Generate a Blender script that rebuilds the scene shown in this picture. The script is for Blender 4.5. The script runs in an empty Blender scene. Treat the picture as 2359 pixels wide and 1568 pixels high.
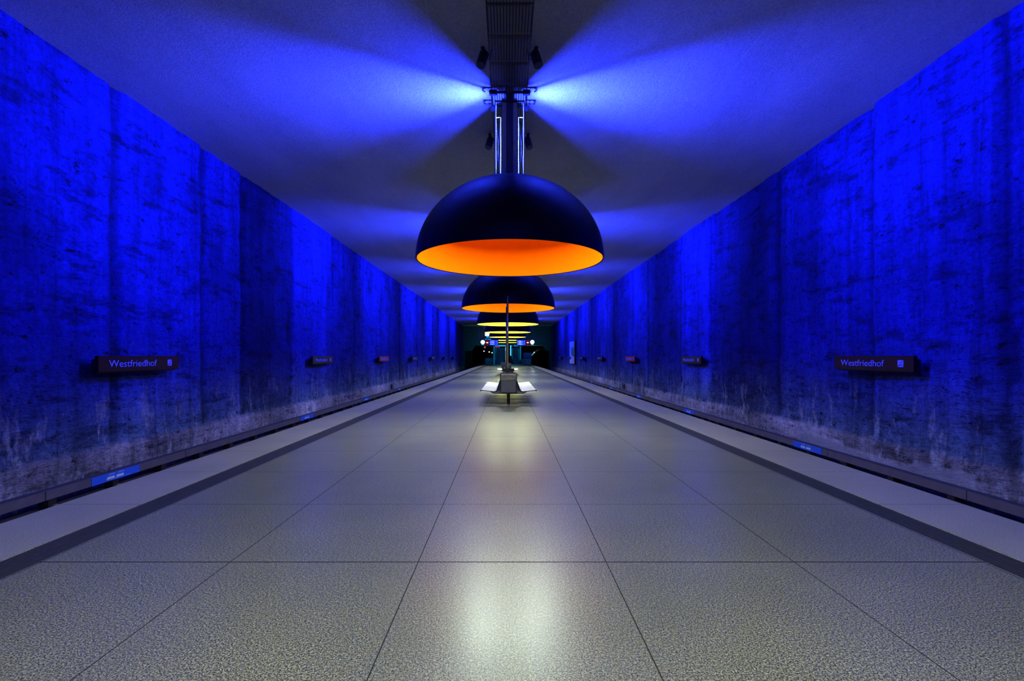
import bpy, bmesh, math, random
from mathutils import Vector, Matrix, noise
random.seed(7)
S = bpy.context.scene
COL = S.collection
PI = math.pi

# ------------------------------------------------------------------ camera, world, exposure
F = 1108.0                       # focal length in pixels of the 2359 px wide frame
CAMZ = 1.5
cam_d = bpy.data.cameras.new('camera')
cam = bpy.data.objects.new('camera', cam_d)
COL.objects.link(cam)
cam.location = (0, 0, CAMZ)
cam.rotation_euler = (PI / 2, 0, 0)
cam_d.sensor_fit = 'HORIZONTAL'
cam_d.sensor_width = 36.0
cam_d.lens = 36.0 * F / 2359.0
cam_d.shift_x = (1179.5 - 1168.5) / 2359.0
cam_d.shift_y = (820.5 - 784.0) / 2359.0
cam_d.clip_start = 0.05
cam_d.clip_end = 400
S.camera = cam

w = bpy.data.worlds.new('world')
S.world = w
w.use_nodes = True
w.node_tree.nodes['Background'].inputs[0].default_value = (0, 0, 0, 1)
w.node_tree.nodes['Background'].inputs[1].default_value = 0
S.view_settings.view_transform = 'Standard'
S.view_settings.look = 'None'
S.view_settings.exposure = 0.0
S.view_settings.gamma = 1.0
S.view_settings.use_curve_mapping = False
S.cycles.max_bounces = 4
S.cycles.diffuse_bounces = 2
S.cycles.glossy_bounces = 2
S.cycles.use_adaptive_sampling = True
S.cycles.adaptive_threshold = 0.11
S.cycles.adaptive_min_samples = 16
S.cycles.sample_clamp_indirect = 4.0
S.cycles.use_light_tree = True
S.cycles.caustics_reflective = False
S.cycles.caustics_refractive = False

# light levels
BLUE = (0.015, 0.031, 1.0)
P_STRIP = 460.0        # tall blue strip each side of a stem
P_WALL = 370.0
P_HOT = 340.0           # narrow upper blue beam
P_DOWN = 245.0         # white light thrown down out of a dome
DOWN = (0.82, 1.0, 0.86)
E_LAMP = 6.5           # white light source in a dome (radiance)

# ------------------------------------------------------------------ materials
def mat(name, col, rough=0.5, metal=0.0, spec=0.5, emit=None, estr=1.0, coat=0.0):
    m = bpy.data.materials.new(name)
    m.use_nodes = True
    b = m.node_tree.nodes['Principled BSDF']
    b.inputs['Base Color'].default_value = (*col, 1)
    b.inputs['Roughness'].default_value = rough
    b.inputs['Metallic'].default_value = metal
    b.inputs['Specular IOR Level'].default_value = spec
    b.inputs['Coat Weight'].default_value = coat
    if emit:
        b.inputs['Emission Color'].default_value = (*emit, 1)
        b.inputs['Emission Strength'].default_value = estr
    return m

class NT:
    """small helper to write shader node trees"""
    def __init__(s, m):
        s.m = m; s.t = m.node_tree; s.b = s.t.nodes['Principled BSDF']
    def n(s, kind, **kw):
        nd = s.t.nodes.new(kind)
        for k, v in kw.items():
            setattr(nd, k, v)
        return nd
    def l(s, a, b):
        s.t.links.new(a, b)
    def coord(s, scale=(1, 1, 1)):
        tc = s.n('ShaderNodeTexCoord')
        mp = s.n('ShaderNodeMapping')
        mp.inputs['Scale'].default_value = scale
        s.l(tc.outputs['Object'], mp.inputs[0])
        return mp.outputs[0]
    def noise(s, vec, scale, detail=4, rough=0.55):
        nd = s.n('ShaderNodeTexNoise')
        nd.inputs['Scale'].default_value = scale
        nd.inputs['Detail'].default_value = detail
        nd.inputs['Roughness'].default_value = rough
        s.l(vec, nd.inputs['Vector'])
        return nd.outputs['Fac']
    def ramp(s, fac, stops):
        nd = s.n('ShaderNodeValToRGB')
        el = nd.color_ramp.elements
        while len(el) < len(stops):
            el.new(0.5)
        for e, (p, c) in zip(el, stops):
            e.position = p
            e.color = (*c, 1) if len(c) == 3 else c
        s.l(fac, nd.inputs[0])
        return nd.outputs[0]
    def mix(s, fac, a, b, mode='MIX'):
        nd = s.n('ShaderNodeMix', data_type='RGBA', blend_type=mode)
        for sock, v in ((nd.inputs[0], fac), (nd.inputs[6], a), (nd.inputs[7], b)):
            if isinstance(v, (int, float)):
                sock.default_value = v
            elif isinstance(v, tuple):
                sock.default_value = (*v, 1)
            else:
                s.l(v, sock)
        return nd.outputs[2]
    def math(s, op, a, b=0.0, c=None):
        nd = s.n('ShaderNodeMath', operation=op)
        for sock, v in zip(nd.inputs, (a, b, c)):
            if v is None:
                continue
            if isinstance(v, (int, float)):
                sock.default_value = v
            else:
                s.l(v, sock)
        return nd.outputs[0]
    def bump(s, h, strength=0.5, dist=0.02, prev=None):
        nd = s.n('ShaderNodeBump')
        nd.inputs['Strength'].default_value = strength
        nd.inputs['Distance'].default_value = dist
        s.l(h, nd.inputs['Height'])
        if prev is not None:
            s.l(prev, nd.inputs['Normal'])
        return nd.outputs[0]

def grey(v):
    return (v, v, v)

# platform terrazzo: speckle, wear and thin square joints
def floor_material(name, base, joints_x=True, speck=1.0, rough=0.2):
    m = mat(name, base, rough, spec=0.5)
    T = NT(m)
    v = T.coord()
    sp = T.noise(v, 125, 1, 0.7)
    sp2 = T.noise(v, 60, 2, 0.6)
    big = T.noise(v, 0.9, 3, 0.6)
    k = speck
    c = T.ramp(sp, [(0.36, grey(max(0.05, 1 - 0.72 * k))), (0.5, grey(1)), (0.64, grey(1 + 0.75 * k))])
    c2 = T.ramp(sp2, [(0.35, grey(1 - 0.3 * k)), (0.65, grey(1 + 0.3 * k))])
    c3 = T.ramp(big, [(0.3, grey(0.88)), (0.7, grey(1.1))])
    col = T.mix(1.0, base, c, 'MULTIPLY')
    col = T.mix(1.0, col, c2, 'MULTIPLY')
    col = T.mix(1.0, col, c3, 'MULTIPLY')
    sx = T.n('ShaderNodeSeparateXYZ')
    T.l(v, sx.inputs[0])
    # row joints across the platform every 1.372 m, column joints every 1.372 m
    fy = T.math('PINGPONG', T.math('SUBTRACT', sx.outputs[1], 3.51 - 1.372 * 40), 0.686)
    j = T.math('LESS_THAN', fy, 0.0035)
    if joints_x:
        fx = T.math('PINGPONG', T.math('SUBTRACT', sx.outputs[0], 0.722 - 1.372 * 40), 0.686)
        j = T.math('MAXIMUM', j, T.math('LESS_THAN', fx, 0.0035))
    near = T.math('LESS_THAN', T.math('ABSOLUTE', T.math('SUBTRACT', sx.outputs[1], 3.51)), 0.0065)
    j = T.math('MAXIMUM', j, near)
    col = T.mix(j, col, (0.02, 0.018, 0.016))
    T.l(col, T.b.inputs['Base Color'])
    r = T.math('ADD', T.math('MULTIPLY', T.noise(v, 2.2, 4, 0.6), 0.04), rough - 0.02)
    T.l(T.math('MAXIMUM', r, T.math('MULTIPLY', j, 0.9)), T.b.inputs['Roughness'])
    T.l(T.bump(sp2, 0.04, 0.002), T.b.inputs['Normal'])
    return m

def wall_material(name, seed):
    m = mat(name, (0.3, 0.3, 0.3), 0.85, spec=0.25)
    T = NT(m)
    tc = T.n('ShaderNodeTexCoord')
    off = T.n('ShaderNodeVectorMath', operation='ADD')
    off.inputs[1].default_value = (seed, seed * 1.7, seed * 0.3)
    T.l(tc.outputs['Object'], off.inputs[0])
    v = off.outputs[0]
    def mp(sc):
        q = T.n('ShaderNodeMapping'); q.inputs['Scale'].default_value = sc
        T.l(v, q.inputs[0]); return q.outputs[0]
    patch = T.noise(mp((1, 0.7, 0.5)), 0.8, 4, 0.66)
    drip = T.noise(mp((1, 2.6, 0.10)), 1.3, 3, 0.75)
    fine = T.noise(mp((1, 1, 1)), 10, 5, 0.8)
    pits = T.noise(mp((1, 0.9, 1.6)), 4.5, 4, 0.8)
    lay = T.noise(mp((1, 0.6, 2.4)), 1.6, 5, 0.75)
    c = T.ramp(patch, [(0.3, grey(0.4)), (0.5, grey(0.85)), (0.7, grey(1.35))])
    c = T.mix(1.0, c, T.ramp(drip, [(0.33, grey(0.6)), (0.5, grey(0.97)), (0.68, grey(1.2))]), 'MULTIPLY')
    c = T.mix(1.0, c, T.ramp(fine, [(0.3, grey(0.45)), (0.5, grey(1.0)), (0.7, grey(1.5))]), 'MULTIPLY')
    c = T.mix(1.0, c, T.ramp(pits, [(0.33, grey(0.08)), (0.43, grey(1.0))]), 'MULTIPLY')
    c = T.mix(1.0, c, T.ramp(lay, [(0.36, grey(0.35)), (0.49, grey(1.0))]), 'MULTIPLY')
    # thin stretcher lines of the shuttering, faint
    sx = T.n('ShaderNodeSeparateXYZ'); T.l(tc.outputs['Object'], sx.inputs[0])
    wob = T.math('MULTIPLY', T.noise(mp((1, 0.3, 0.3)), 1.0, 2), 0.25)
    ln = T.math('PINGPONG', T.math('ADD', sx.outputs[1], T.math('ADD', wob, seed)), 0.58)
    lc = T.ramp(ln, [(0.0, grey(0.55)), (0.018, grey(1.0))])
    c = T.mix(0.8, c, lc, 'MULTIPLY')
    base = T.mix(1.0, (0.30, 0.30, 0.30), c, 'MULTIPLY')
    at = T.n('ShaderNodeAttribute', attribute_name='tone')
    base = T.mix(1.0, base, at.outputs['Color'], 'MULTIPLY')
    # pale lime blooms running down the low part
    bl = T.noise(mp((1, 1.6, 0.55)), 1.1, 4, 0.8)
    low = T.ramp(T.math('ADD', T.math('MULTIPLY', sx.outputs[2], -0.32), 0.62), [(0.3, grey(0)), (0.75, grey(1))])
    bf = T.mix(1.0, T.ramp(bl, [(0.53, grey(0)), (0.62, grey(1))]), low, 'MULTIPLY')
    base = T.mix(bf, base, T.mix(1.0, (0.42, 0.42, 0.46), T.ramp(fine, [(0.35, grey(0.3)), (0.6, grey(1.1))]), 'MULTIPLY'))
    pl = T.mix(1.0, (0.30, 0.29, 0.33), T.ramp(patch, [(0.3, grey(0.7)), (0.7, grey(1.2))]), 'MULTIPLY')
    base = T.mix(at.outputs['Alpha'], pl, base)
    T.l(base, T.b.inputs['Base Color'])
    n1 = T.bump(lay, 0.9, 0.10)
    n2 = T.bump(pits, 0.8, 0.05, n1)
    n3 = T.bump(fine, 0.8, 0.03, n2)
    T.l(n3, T.b.inputs['Normal'])
    return m

def ceiling_material():
    m = mat('ceiling_plaster', (0.5, 0.5, 0.5), 0.9, spec=0.2)
    T = NT(m)
    v = T.coord()
    sand = T.noise(v, 30, 3, 0.8)
    big = T.noise(T.coord((1, 0.4, 1)), 0.7, 4, 0.6)
    sx = T.n('ShaderNodeSeparateXYZ'); T.l(v, sx.inputs[0])
    px = T.math('ADD', sx.outputs[0], T.math('MULTIPLY', sx.outputs[1], 0.03))
    ln = T.math('PINGPONG', T.math('ADD', px, 0.1 + 0.92 * 20), 0.92 / 2 * 1.0)
    line = T.ramp(ln, [(0.0, grey(1.0)), (0.016, grey(0.0))])
    mask = T.ramp(T.noise(T.coord((1, 0.5, 1)), 1.0, 3), [(0.48, grey(0)), (0.62, grey(0.35))])
    lf = T.mix(1.0, line, mask, 'MULTIPLY')
    c = T.mix(1.0, (0.42, 0.415, 0.42), T.ramp(big, [(0.3, grey(0.85)), (0.7, grey(1.1))]), 'MULTIPLY')
    c = T.mix(1.0, c, T.ramp(sand, [(0.3, grey(0.72)), (0.7, grey(1.25))]), 'MULTIPLY')
    c = T.mix(lf, c, (0.68, 0.68, 0.68))
    T.l(c, T.b.inputs['Base Color'])
    n1 = T.bump(sand, 0.5, 0.02)
    T.l(T.bump(line, 0.12, 0.006, n1), T.b.inputs['Normal'])
    return m

def noisy(name, col, rough, metal=0.0, scale=12, amt=0.15, spec=0.5, bump=0.0):
    m = mat(name, col, rough, metal, spec)
    T = NT(m)
    nz = T.noise(T.coord(), scale, 5, 0.6)
    c = T.mix(1.0, col, T.ramp(nz, [(0.3, grey(1 - amt)), (0.7, grey(1 + amt))]), 'MULTIPLY')
    T.l(c, T.b.inputs['Base Color'])
    T.l(T.math('ADD', T.math('MULTIPLY', nz, 0.1), max(rough - 0.05, 0.02)), T.b.inputs['Roughness'])
    if bump:
        T.l(T.bump(nz, bump, 0.01), T.b.inputs['Normal'])
    return m

M = {}
M['floor'] = floor_material('terrazzo_floor', (0.205, 0.206, 0.106), True, 1.3, 0.305)
M['kerb'] = floor_material('granite_kerb', (0.335, 0.32, 0.225), False, 0.42, 0.5)
M['groove'] = noisy('grooved_stone', (0.045, 0.045, 0.04), 0.5, scale=30, amt=0.25)
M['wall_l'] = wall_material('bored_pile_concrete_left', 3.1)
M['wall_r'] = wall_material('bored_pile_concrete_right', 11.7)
M['ceiling'] = ceiling_material()
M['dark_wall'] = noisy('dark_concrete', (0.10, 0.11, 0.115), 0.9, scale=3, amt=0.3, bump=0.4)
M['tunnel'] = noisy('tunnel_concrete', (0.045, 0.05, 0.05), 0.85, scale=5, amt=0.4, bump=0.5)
M['rock'] = noisy('wet_tunnel_lining', (0.2, 0.23, 0.22), 0.35, scale=2.4, amt=0.8, bump=1.0)
M['shell'] = noisy('dome_lacquer_black', (0.003, 0.003, 0.004), 0.4, scale=3, amt=0.2, spec=0.12)
M['orange'] = noisy('dome_inside_orange', (0.90, 0.128, 0.001), 0.7, scale=2, amt=0.05, spec=0.0)
M['yellow'] = noisy('dome_inside_yellow', (0.90, 0.80, 0.06), 0.6, scale=2, amt=0.05, spec=0.15)
M['lamp_white'] = mat('lamp_glass_lit', (0.9, 0.9, 0.9), 0.4, emit=(0.93, 0.98, 1.0), estr=E_LAMP)
M['lamp_warm'] = mat('lamp_glass_lit_warm', (0.9, 0.9, 0.9), 0.4, emit=(1.0, 0.97, 0.84), estr=E_LAMP)
M['rod'] = mat('white_enamelled_rod', (0.9, 0.9, 0.92), 0.3)
M['chrome'] = mat('polished_steel', (0.75, 0.76, 0.8), 0.18, 1.0)
M['steel'] = noisy('brushed_steel', (0.5, 0.48, 0.47), 0.32, 1.0, scale=40, amt=0.12)
M['plate'] = noisy('painted_plate', (0.5, 0.5, 0.55), 0.45, scale=8, amt=0.1)
M['plate_dark'] = noisy('dark_painted_plate', (0.07, 0.07, 0.09), 0.5, scale=8, amt=0.1)
M['reflector'] = mat('white_reflector', (0.85, 0.85, 0.88), 0.35)
M['black'] = noisy('black_paint', (0.012, 0.012, 0.014), 0.5, scale=20, amt=0.2)
M['slat'] = noisy('grille_slat', (0.20, 0.195, 0.22), 0.6, scale=10, amt=0.12)
M['seat'] = mat('white_coated_mesh', (0.93, 0.93, 0.90), 0.5)
M['seat_edge'] = mat('dark_seat_frame', (0.03, 0.025, 0.05), 0.4)
M['bench_steel'] = noisy('bench_grey_steel', (0.16, 0.14, 0.14), 0.45, 0.3, scale=15, amt=0.15)
M['post'] = noisy('post_dark_steel', (0.03, 0.03, 0.03), 0.4, 0.3, scale=15, amt=0.15)
M['bin'] = noisy('bin_grey_sheet', (0.10, 0.105, 0.115), 0.4, 0.2, scale=6, amt=0.15)
M['liner'] = noisy('bin_liner_film', (0.15, 0.145, 0.10), 0.2, scale=9, amt=0.3, bump=1.0)
M['sign'] = mat('sign_dark_red', (0.02, 0.0008, 0.003), 0.35, spec=0.35)
M['sign_lamplit'] = mat('sign_red_lamplit', (0.55, 0.006, 0.03), 0.35, spec=0.35)  # lamp-lit copy of the dark sign red
M['sign_back'] = mat('sign_case_black', (0.006, 0.005, 0.006), 0.6)
M['white'] = mat('white_lettering', (0.28, 0.30, 0.8), 0.5)  # white letters, with the blue lamp light put into their colour
M['panel'] = noisy('rail_cover_panel', (0.115, 0.10, 0.105), 0.55, scale=4, amt=0.18)
M['lid'] = noisy('rail_cover_lid', (0.05, 0.05, 0.08), 0.6, scale=6, amt=0.3)
M['ballast'] = noisy('track_bed', (0.03, 0.03, 0.035), 0.95, scale=14, amt=0.5, bump=1.0)
M['blue_board'] = mat('blue_enamel', (0.03, 0.13, 0.75), 0.4)
M['pictogram'] = mat('pictogram_white', (0.75, 0.75, 0.78), 0.5)
M['pictogram_blue'] = mat('pictogram_light_blue', (0.12, 0.5, 0.8), 0.5)
M['tan'] = mat('insulator_tan', (0.35, 0.22, 0.08), 0.5)
M['clock_face'] = mat('clock_face_lit', (0.8, 0.8, 0.8), 0.5, emit=(0.9, 0.97, 1.0), estr=2.2)
M['cyan_lit'] = mat('cyan_lit_panel', (0.1, 0.4, 0.6), 0.5, emit=(0.02, 0.42, 0.8), estr=1.0)
M['screen'] = mat('display_blue_lit', (0.02, 0.05, 0.4), 0.3, emit=(0.002, 0.03, 1.0), estr=1.0)
M['row'] = mat('display_text_lit', (0.7, 0.7, 0.9), 0.4, emit=(0.45, 0.62, 1.0), estr=1.0)
M['red_lit'] = mat('red_sign_lit', (0.5, 0.0, 0.02), 0.4, emit=(0.75, 0.005, 0.03), estr=1.0)
M['red_dim'] = mat('red_sign_dim', (0.4, 0.0, 0.02), 0.4, emit=(0.32, 0.003, 0.02), estr=1.0)
M['white_lit'] = mat('white_lit', (0.8, 0.8, 0.8), 0.4, emit=(0.88, 0.95, 1.0), estr=3.0)
M['tunnel_lamp'] = mat('tunnel_lamp_lit', (0.8, 0.8, 0.8), 0.4, emit=(0.75, 1.0, 0.95), estr=14.0)
M['red_signal'] = mat('red_signal_lit', (0.5, 0.0, 0.0), 0.4, emit=(1.0, 0.01, 0.005), estr=3.0)
M['esc_lit'] = mat('balustrade_light', (0.1, 0.4, 0.6), 0.4, emit=(0.08, 0.62, 1.0), estr=1.1)
M['esc_dim'] = mat('balustrade_glass_edge', (0.02, 0.2, 0.4), 0.4, emit=(0.0, 0.17, 0.42), estr=0.8)
M['esc'] = noisy('escalator_teal_steel', (0.06, 0.22, 0.30), 0.5, scale=3, amt=0.2)
M['parapet'] = noisy('grey_parapet', (0.22, 0.22, 0.24), 0.7, scale=3, amt=0.15)
M['poster_sky'] = mat('poster_blue', (0.25, 0.5, 0.8), 0.5)
M['poster_green'] = noisy('poster_green', (0.03, 0.22, 0.12), 0.5, scale=3, amt=0.7)
M['poster_white'] = mat('poster_pale', (0.62, 0.62, 0.78), 0.5)
M['blue_case'] = mat('dark_blue_case', (0.03, 0.03, 0.25), 0.5)
M['navy'] = mat('dark_navy_board', (0.008, 0.008, 0.03), 0.5)
M['sos_white'] = mat('pillar_white', (0.85, 0.85, 0.78), 0.4, emit=(1, 1, 0.85), estr=0.35)
M['sos_orange'] = mat('pillar_orange', (0.9, 0.16, 0.01), 0.5, emit=(1, 0.15, 0.01), estr=0.3)
M['pale_plate'] = mat('pale_plate', (0.5, 0.5, 0.5), 0.7)
M['bolt'] = M['black']

# ------------------------------------------------------------------ mesh helpers
class MB:
    def __init__(s):
        s.bm = bmesh.new()
    def box(s, c, d, rot=None, bev=0.0):
        r = bmesh.ops.create_cube(s.bm, size=1.0)
        vs = r['verts']
        bmesh.ops.scale(s.bm, vec=d, verts=vs)
        if bev:
            es = list({e for v in vs for e in v.link_edges})
            rb = bmesh.ops.bevel(s.bm, geom=es, offset=bev, segments=2, affect='EDGES')
            vs = list({v for f in rb['faces'] for v in f.verts} | {v for v in vs if v.is_valid})
        if rot is not None:
            bmesh.ops.rotate(s.bm, cent=(0, 0, 0), matrix=rot, verts=vs)
        bmesh.ops.translate(s.bm, vec=c, verts=vs)
        return s
    def cyl(s, a, b, r, r2=None, seg=16, caps=True):
        a = Vector(a); b = Vector(b); d = b - a
        q = bmesh.ops.create_cone(s.bm, cap_ends=caps, segments=seg, radius1=r, radius2=r if r2 is None else r2, depth=d.length)
        m = d.to_track_quat('Z', 'Y').to_matrix()
        bmesh.ops.rotate(s.bm, cent=(0, 0, 0), matrix=m, verts=q['verts'])
        bmesh.ops.translate(s.bm, vec=(a + b) / 2, verts=q['verts'])
        return s
    def tube(s, pts, r, seg=8):
        for a, b in zip(pts[:-1], pts[1:]):
            s.cyl(a, b, r, seg=seg)
        for p in pts[1:-1]:
            q = bmesh.ops.create_uvsphere(s.bm, u_segments=seg, v_segments=6, radius=r)
            bmesh.ops.translate(s.bm, vec=p, verts=q['verts'])
        return s
    def poly(s, pts, ext):
        """flat polygon extruded by the vector ext"""
        vs = [s.bm.verts.new(p) for p in pts]
        f = s.bm.faces.new(vs)
        r = bmesh.ops.extrude_face_region(s.bm, geom=[f])
        nv = [g for g in r['geom'] if isinstance(g, bmesh.types.BMVert)]
        bmesh.ops.translate(s.bm, vec=ext, verts=nv)
        return s
    def lathe(s, prof, seg=64, c=(0, 0, 0)):
        rings = []
        for (r, z) in prof:
            if r < 1e-6:
                rings.append([s.bm.verts.new((c[0], c[1], c[2] + z))])
            else:
                rings.append([s.bm.verts.new((c[0] + r * math.cos(2 * PI * k / seg), c[1] + r * math.sin(2 * PI * k / seg), c[2] + z)) for k in range(seg)])
        for A, B in zip(rings[:-1], rings[1:]):
            for k in range(seg):
                k2 = (k + 1) % seg
                if len(A) == 1 and len(B) == 1:
                    continue
                if len(A) == 1:
                    s.bm.faces.new((A[0], B[k], B[k2]))
                elif len(B) == 1:
                    s.bm.faces.new((A[k], A[k2], B[0]))
                else:
                    s.bm.faces.new((A[k], A[k2], B[k2], B[k]))
        return s
    def build(s, name, m, parent=None, smooth=False, loc=None, angle=None):
        bmesh.ops.recalc_face_normals(s.bm, faces=s.bm.faces[:])
        me = bpy.data.meshes.new(name)
        s.bm.to_mesh(me); s.bm.free()
        if smooth:
            me.shade_smooth()
            if angle:
                me.set_sharp_from_angle(angle=angle)
        me.materials.append(m)
        o = bpy.data.objects.new(name, me)
        COL.objects.link(o)
        if parent is not None:
            o.parent = parent
        if loc is not None:
            o.location = loc
        return o

def tag(o, label, cat, group=None):
    o['label'] = label; o['category'] = cat
    if group:
        o['group'] = group
    return o

def thing(name, label, cat, loc=(0, 0, 0), rz=0.0, group=None):
    o = bpy.data.objects.new(name, None)
    COL.objects.link(o)
    o.empty_display_size = 0.2
    o.location = loc
    o.rotation_euler = (0, 0, rz)
    return tag(o, label, cat, group)

def struct(o):
    o['kind'] = 'structure'
    return o

def kids(o):
    return list(CH.get(o.name, ())) or [c for c in bpy.data.objects if c.parent == o]
CH = {}

def copy_tree(o, parent=None):
    c = o.copy(); COL.objects.link(c)
    if parent is not None:
        c.parent = parent
    for ch in [x for x in bpy.data.objects if x.parent == o]:
        copy_tree(ch, c)
    return c

def X(px, D): return (px - 1168.5) * D / F
def Z(py, D): return CAMZ + (820.5 - py) * D / F

# ------------------------------------------------------------------ the hall
X0 = 0.04            # middle line of platform and lamps
WX = 7.85            # side walls
CZ = 6.88            # ceiling height over the platform
YB, YE = -6.0, 86.0
PL, PR = -4.55, 4.64

# platform paving between the grooved strips
f = MB().box(((-3.41 + 3.49) / 2, (YB + YE) / 2, -0.15), (3.49 + 3.41, YE - YB, 0.30)).build('floor', M['floor'])
struct(f)
for nm, a, b in (('trim_1', PL, -3.715), ('trim_2', 3.77, PR)):
    k = MB().box(((a + b) / 2, (YB + YE) / 2, -0.06), (b - a, YE - YB, 0.12), bev=0.008)
    sgn = -1 if a < 0 else 1
    k.box((sgn * 3.95, (YB + YE) / 2, -0.56), (0.5, YE - YB, 0.88))
    struct(k.build(nm, M['kerb']))
def grooved(nm, a, b):
    k = MB(); n = 10
    k.box(((a + b) / 2, (YB + YE) / 2, -0.05), (b - a, YE - YB, 0.076))
    for i in range(n):
        x = a + (b - a) * (i + 0.5) / n
        k.box((x, (YB + YE) / 2, -0.008), ((b - a) / n * 0.52, YE - YB, 0.012))
    struct(k.build(nm, M['groove']))
grooved('trim_3', -3.715, -3.41)
grooved('trim_4', 3.49, 3.77)

for nm, sg in (('trim_5', -1), ('trim_6', 1)):
    struct(MB().box((sg * 6.05, (YB + 125) / 2, -1.15), (3.7, 125 - YB, 0.3)).build(nm, M['ballast']))

struct(MB().box((0, (YB + YE) / 2, CZ + 0.15), (2 * WX + 0.9, YE - YB, 0.30)).build('ceiling', M['ceiling']))
struct(MB().box((0, YB - 0.15, 2.9), (2 * WX + 1.0, 0.3, 8.4)).build('wall_front', M['dark_wall']))

def side_wall(nm, sg, m, segs, patches, fins):
    """rough concrete wall as a relief grid; segs = (start, offset, tone)"""
    dy, z0, z1 = 0.12, -1.05, CZ + 0.05
    ny = int((YE - YB) / dy) + 1
    zs = [z0 + (z1 - z0) * i / 66 for i in range(67)]
    verts = []; tones = []
    for j in range(ny):
        y = YB + j * dy
        off, tone, de, nxt = 0, 1, 9, 9
        for i, (s0, o_, t_) in enumerate(segs):
            if y >= s0:
                off, tone, de = o_, t_, y - s0
        for (s0, o_, t_) in segs:
            if s0 > y:
                nxt = min(nxt, s0 - y)
        seam = min(de, nxt)
        for z in zs:
            wob = 0.05 * noise.noise(Vector((sg * 5, y * 0.2, z * 1.3)))
            p = Vector((sg * 3.3, y * 0.55, z * 0.8))
            d = off + 0.045 * noise.fractal(p, 1.0, 2.0, 4) + 0.02 * noise.noise(Vector((sg, y * 2.2, z * 3.1)))
            t = tone
            if seam + wob < 0.10:
                d -= 0.06; t *= 0.45
            for (f0, f1, h, tt) in fins:
                if f0 < y < f1:
                    d += h; t *= tt
            if z > CZ - 0.14:
                d += 0.03 * noise.noise(Vector((y * 3, z * 5, sg)))
            edge = -0.30 + 0.035 * noise.noise(Vector((y * 1.7, 0, sg * 9)))
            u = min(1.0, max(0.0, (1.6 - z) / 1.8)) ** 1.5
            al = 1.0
            col = (t * (0.05 + 0.33 * u), t * (0.08 + 0.50 * u), t)  # blue lamp light painted into the upper wall, fading lower down
            if z < edge:
                d += 0.045
                g = 1.35 + 0.9 * noise.noise(Vector((y * 0.35, z, sg * 4)))
                col = (g * 1.0, g * 0.9, g * 1.0)
            for (a, b, q0, q1, v) in patches:
                if a < y < b and q0 < z < q1:
                    al = 0.0; d += 0.02; col = (v, v, v)
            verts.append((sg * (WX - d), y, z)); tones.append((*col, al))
    nz = len(zs)
    faces = []
    for j in range(ny - 1):
        for i in range(nz - 1):
            a = j * nz + i
            q = (a, a + nz, a + nz + 1, a + 1)
            faces.append(q if sg < 0 else q[::-1])
    me = bpy.data.meshes.new(nm)
    me.from_pydata(verts, [], faces)
    me.materials.append(m)
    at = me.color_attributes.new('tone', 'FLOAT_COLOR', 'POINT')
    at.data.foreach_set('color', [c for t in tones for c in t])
    me.shade_smooth()
    o = bpy.data.objects.new(nm, me); COL.objects.link(o)
    # a solid back so that the wall has thickness
    struct(o)
    return o

def make_segs(first, seed):
    r = random.Random(seed)
    s = list(first); y = first[-1][0]
    while y < YE:
        y += r.choice((2.4, 3.2, 4.4, 5.2))
        s.append((y, r.uniform(-0.05, 0.05), r.uniform(0.72, 1.2)))
    return s
side_wall('wall_left', -1, M['wall_l'],
          make_segs([(-6, 0, 1), (5.6, 0.0, 0.95), (9.65, 0.02, 1.12), (12.4, -0.02, 1.1), (14.3, 0.0, 0.55), (17.4, 0.04, 1.2), (21.5, 0, 0.8)], 4),  # low tone midway between lamps: shade put into the wall colour
          [(26.6, 27.9, -0.8, -0.5, 1.8)], [])
side_wall('wall_right', 1, M['wall_r'],
          make_segs([(-6, 0, 1), (7.55, 0.05, 1.1), (10.4, -0.03, 0.8), (14.0, -0.02, 0.58), (18.45, 0.06, 1.25), (21.6, 0.0, 0.7)], 9),  # here too the dim stretch between lamps is painted into the tone
          [(8.0, 9.2, -1.0, -0.53, 2.3), (9.22, 11.2, -1.0, -0.60, 2.1), (11.22, 12.9, -1.0, -0.50, 2.2)],
          [(18.15, 18.32, 0.12, 1.5), (10.32, 10.38, 0.05, 1.2)])
for sg, nm in ((-1, 'trim_7'), (1, 'trim_8')):
    struct(MB().box((sg * (WX + 0.33), (YB + YE) / 2, 2.9), (0.3, YE - YB, 8.3)).build(nm, M['dark_wall']))

# ------------------------------------------------------------------ ceiling grille
g = thing('ceiling_grille', 'long slatted grey grille running along the middle of the ceiling above the lamps', 'ceiling grille', (X0, 0, CZ))
PANEL0, PSTEP = 7.28, 0.735
def grille_panel():
    k = MB(); n = 14; wd = 0.69
    for i in range(n):
        x = -wd / 2 + wd * (i + 0.5) / n
        k.box((x, 0, -0.05), (wd / n * 0.70, PSTEP - 0.045, 0.035), bev=0.014)
    for yy in (-PSTEP / 2 + 0.05, PSTEP / 2 - 0.05):
        k.box((0, yy, -0.020), (wd + 0.02, 0.02, 0.024))
    return k
p0 = grille_panel().build('panel', M['slat'], g, loc=(0, PANEL0 + PSTEP / 2, 0))
for i in range(-6, 70):
    if i == 0:
        continue
    c = p0.copy(); COL.objects.link(c); c.parent = g
    c.location = (0, PANEL0 + PSTEP / 2 + i * PSTEP, 0)
MB().box((0, 25, -0.004), (0.74, 60, 0.008)).build('backing', M['black'], g)

# ------------------------------------------------------------------ dome lamps
RD, BD, ZR = 1.9, 1.65, 3.46       # radius, height and rim height of a dome
def dome_profile(R, B, n=28):
    return [(R * math.cos(t * PI / 2 / n), B * math.sin(t * PI / 2 / n)) for t in range(n + 1)]

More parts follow.
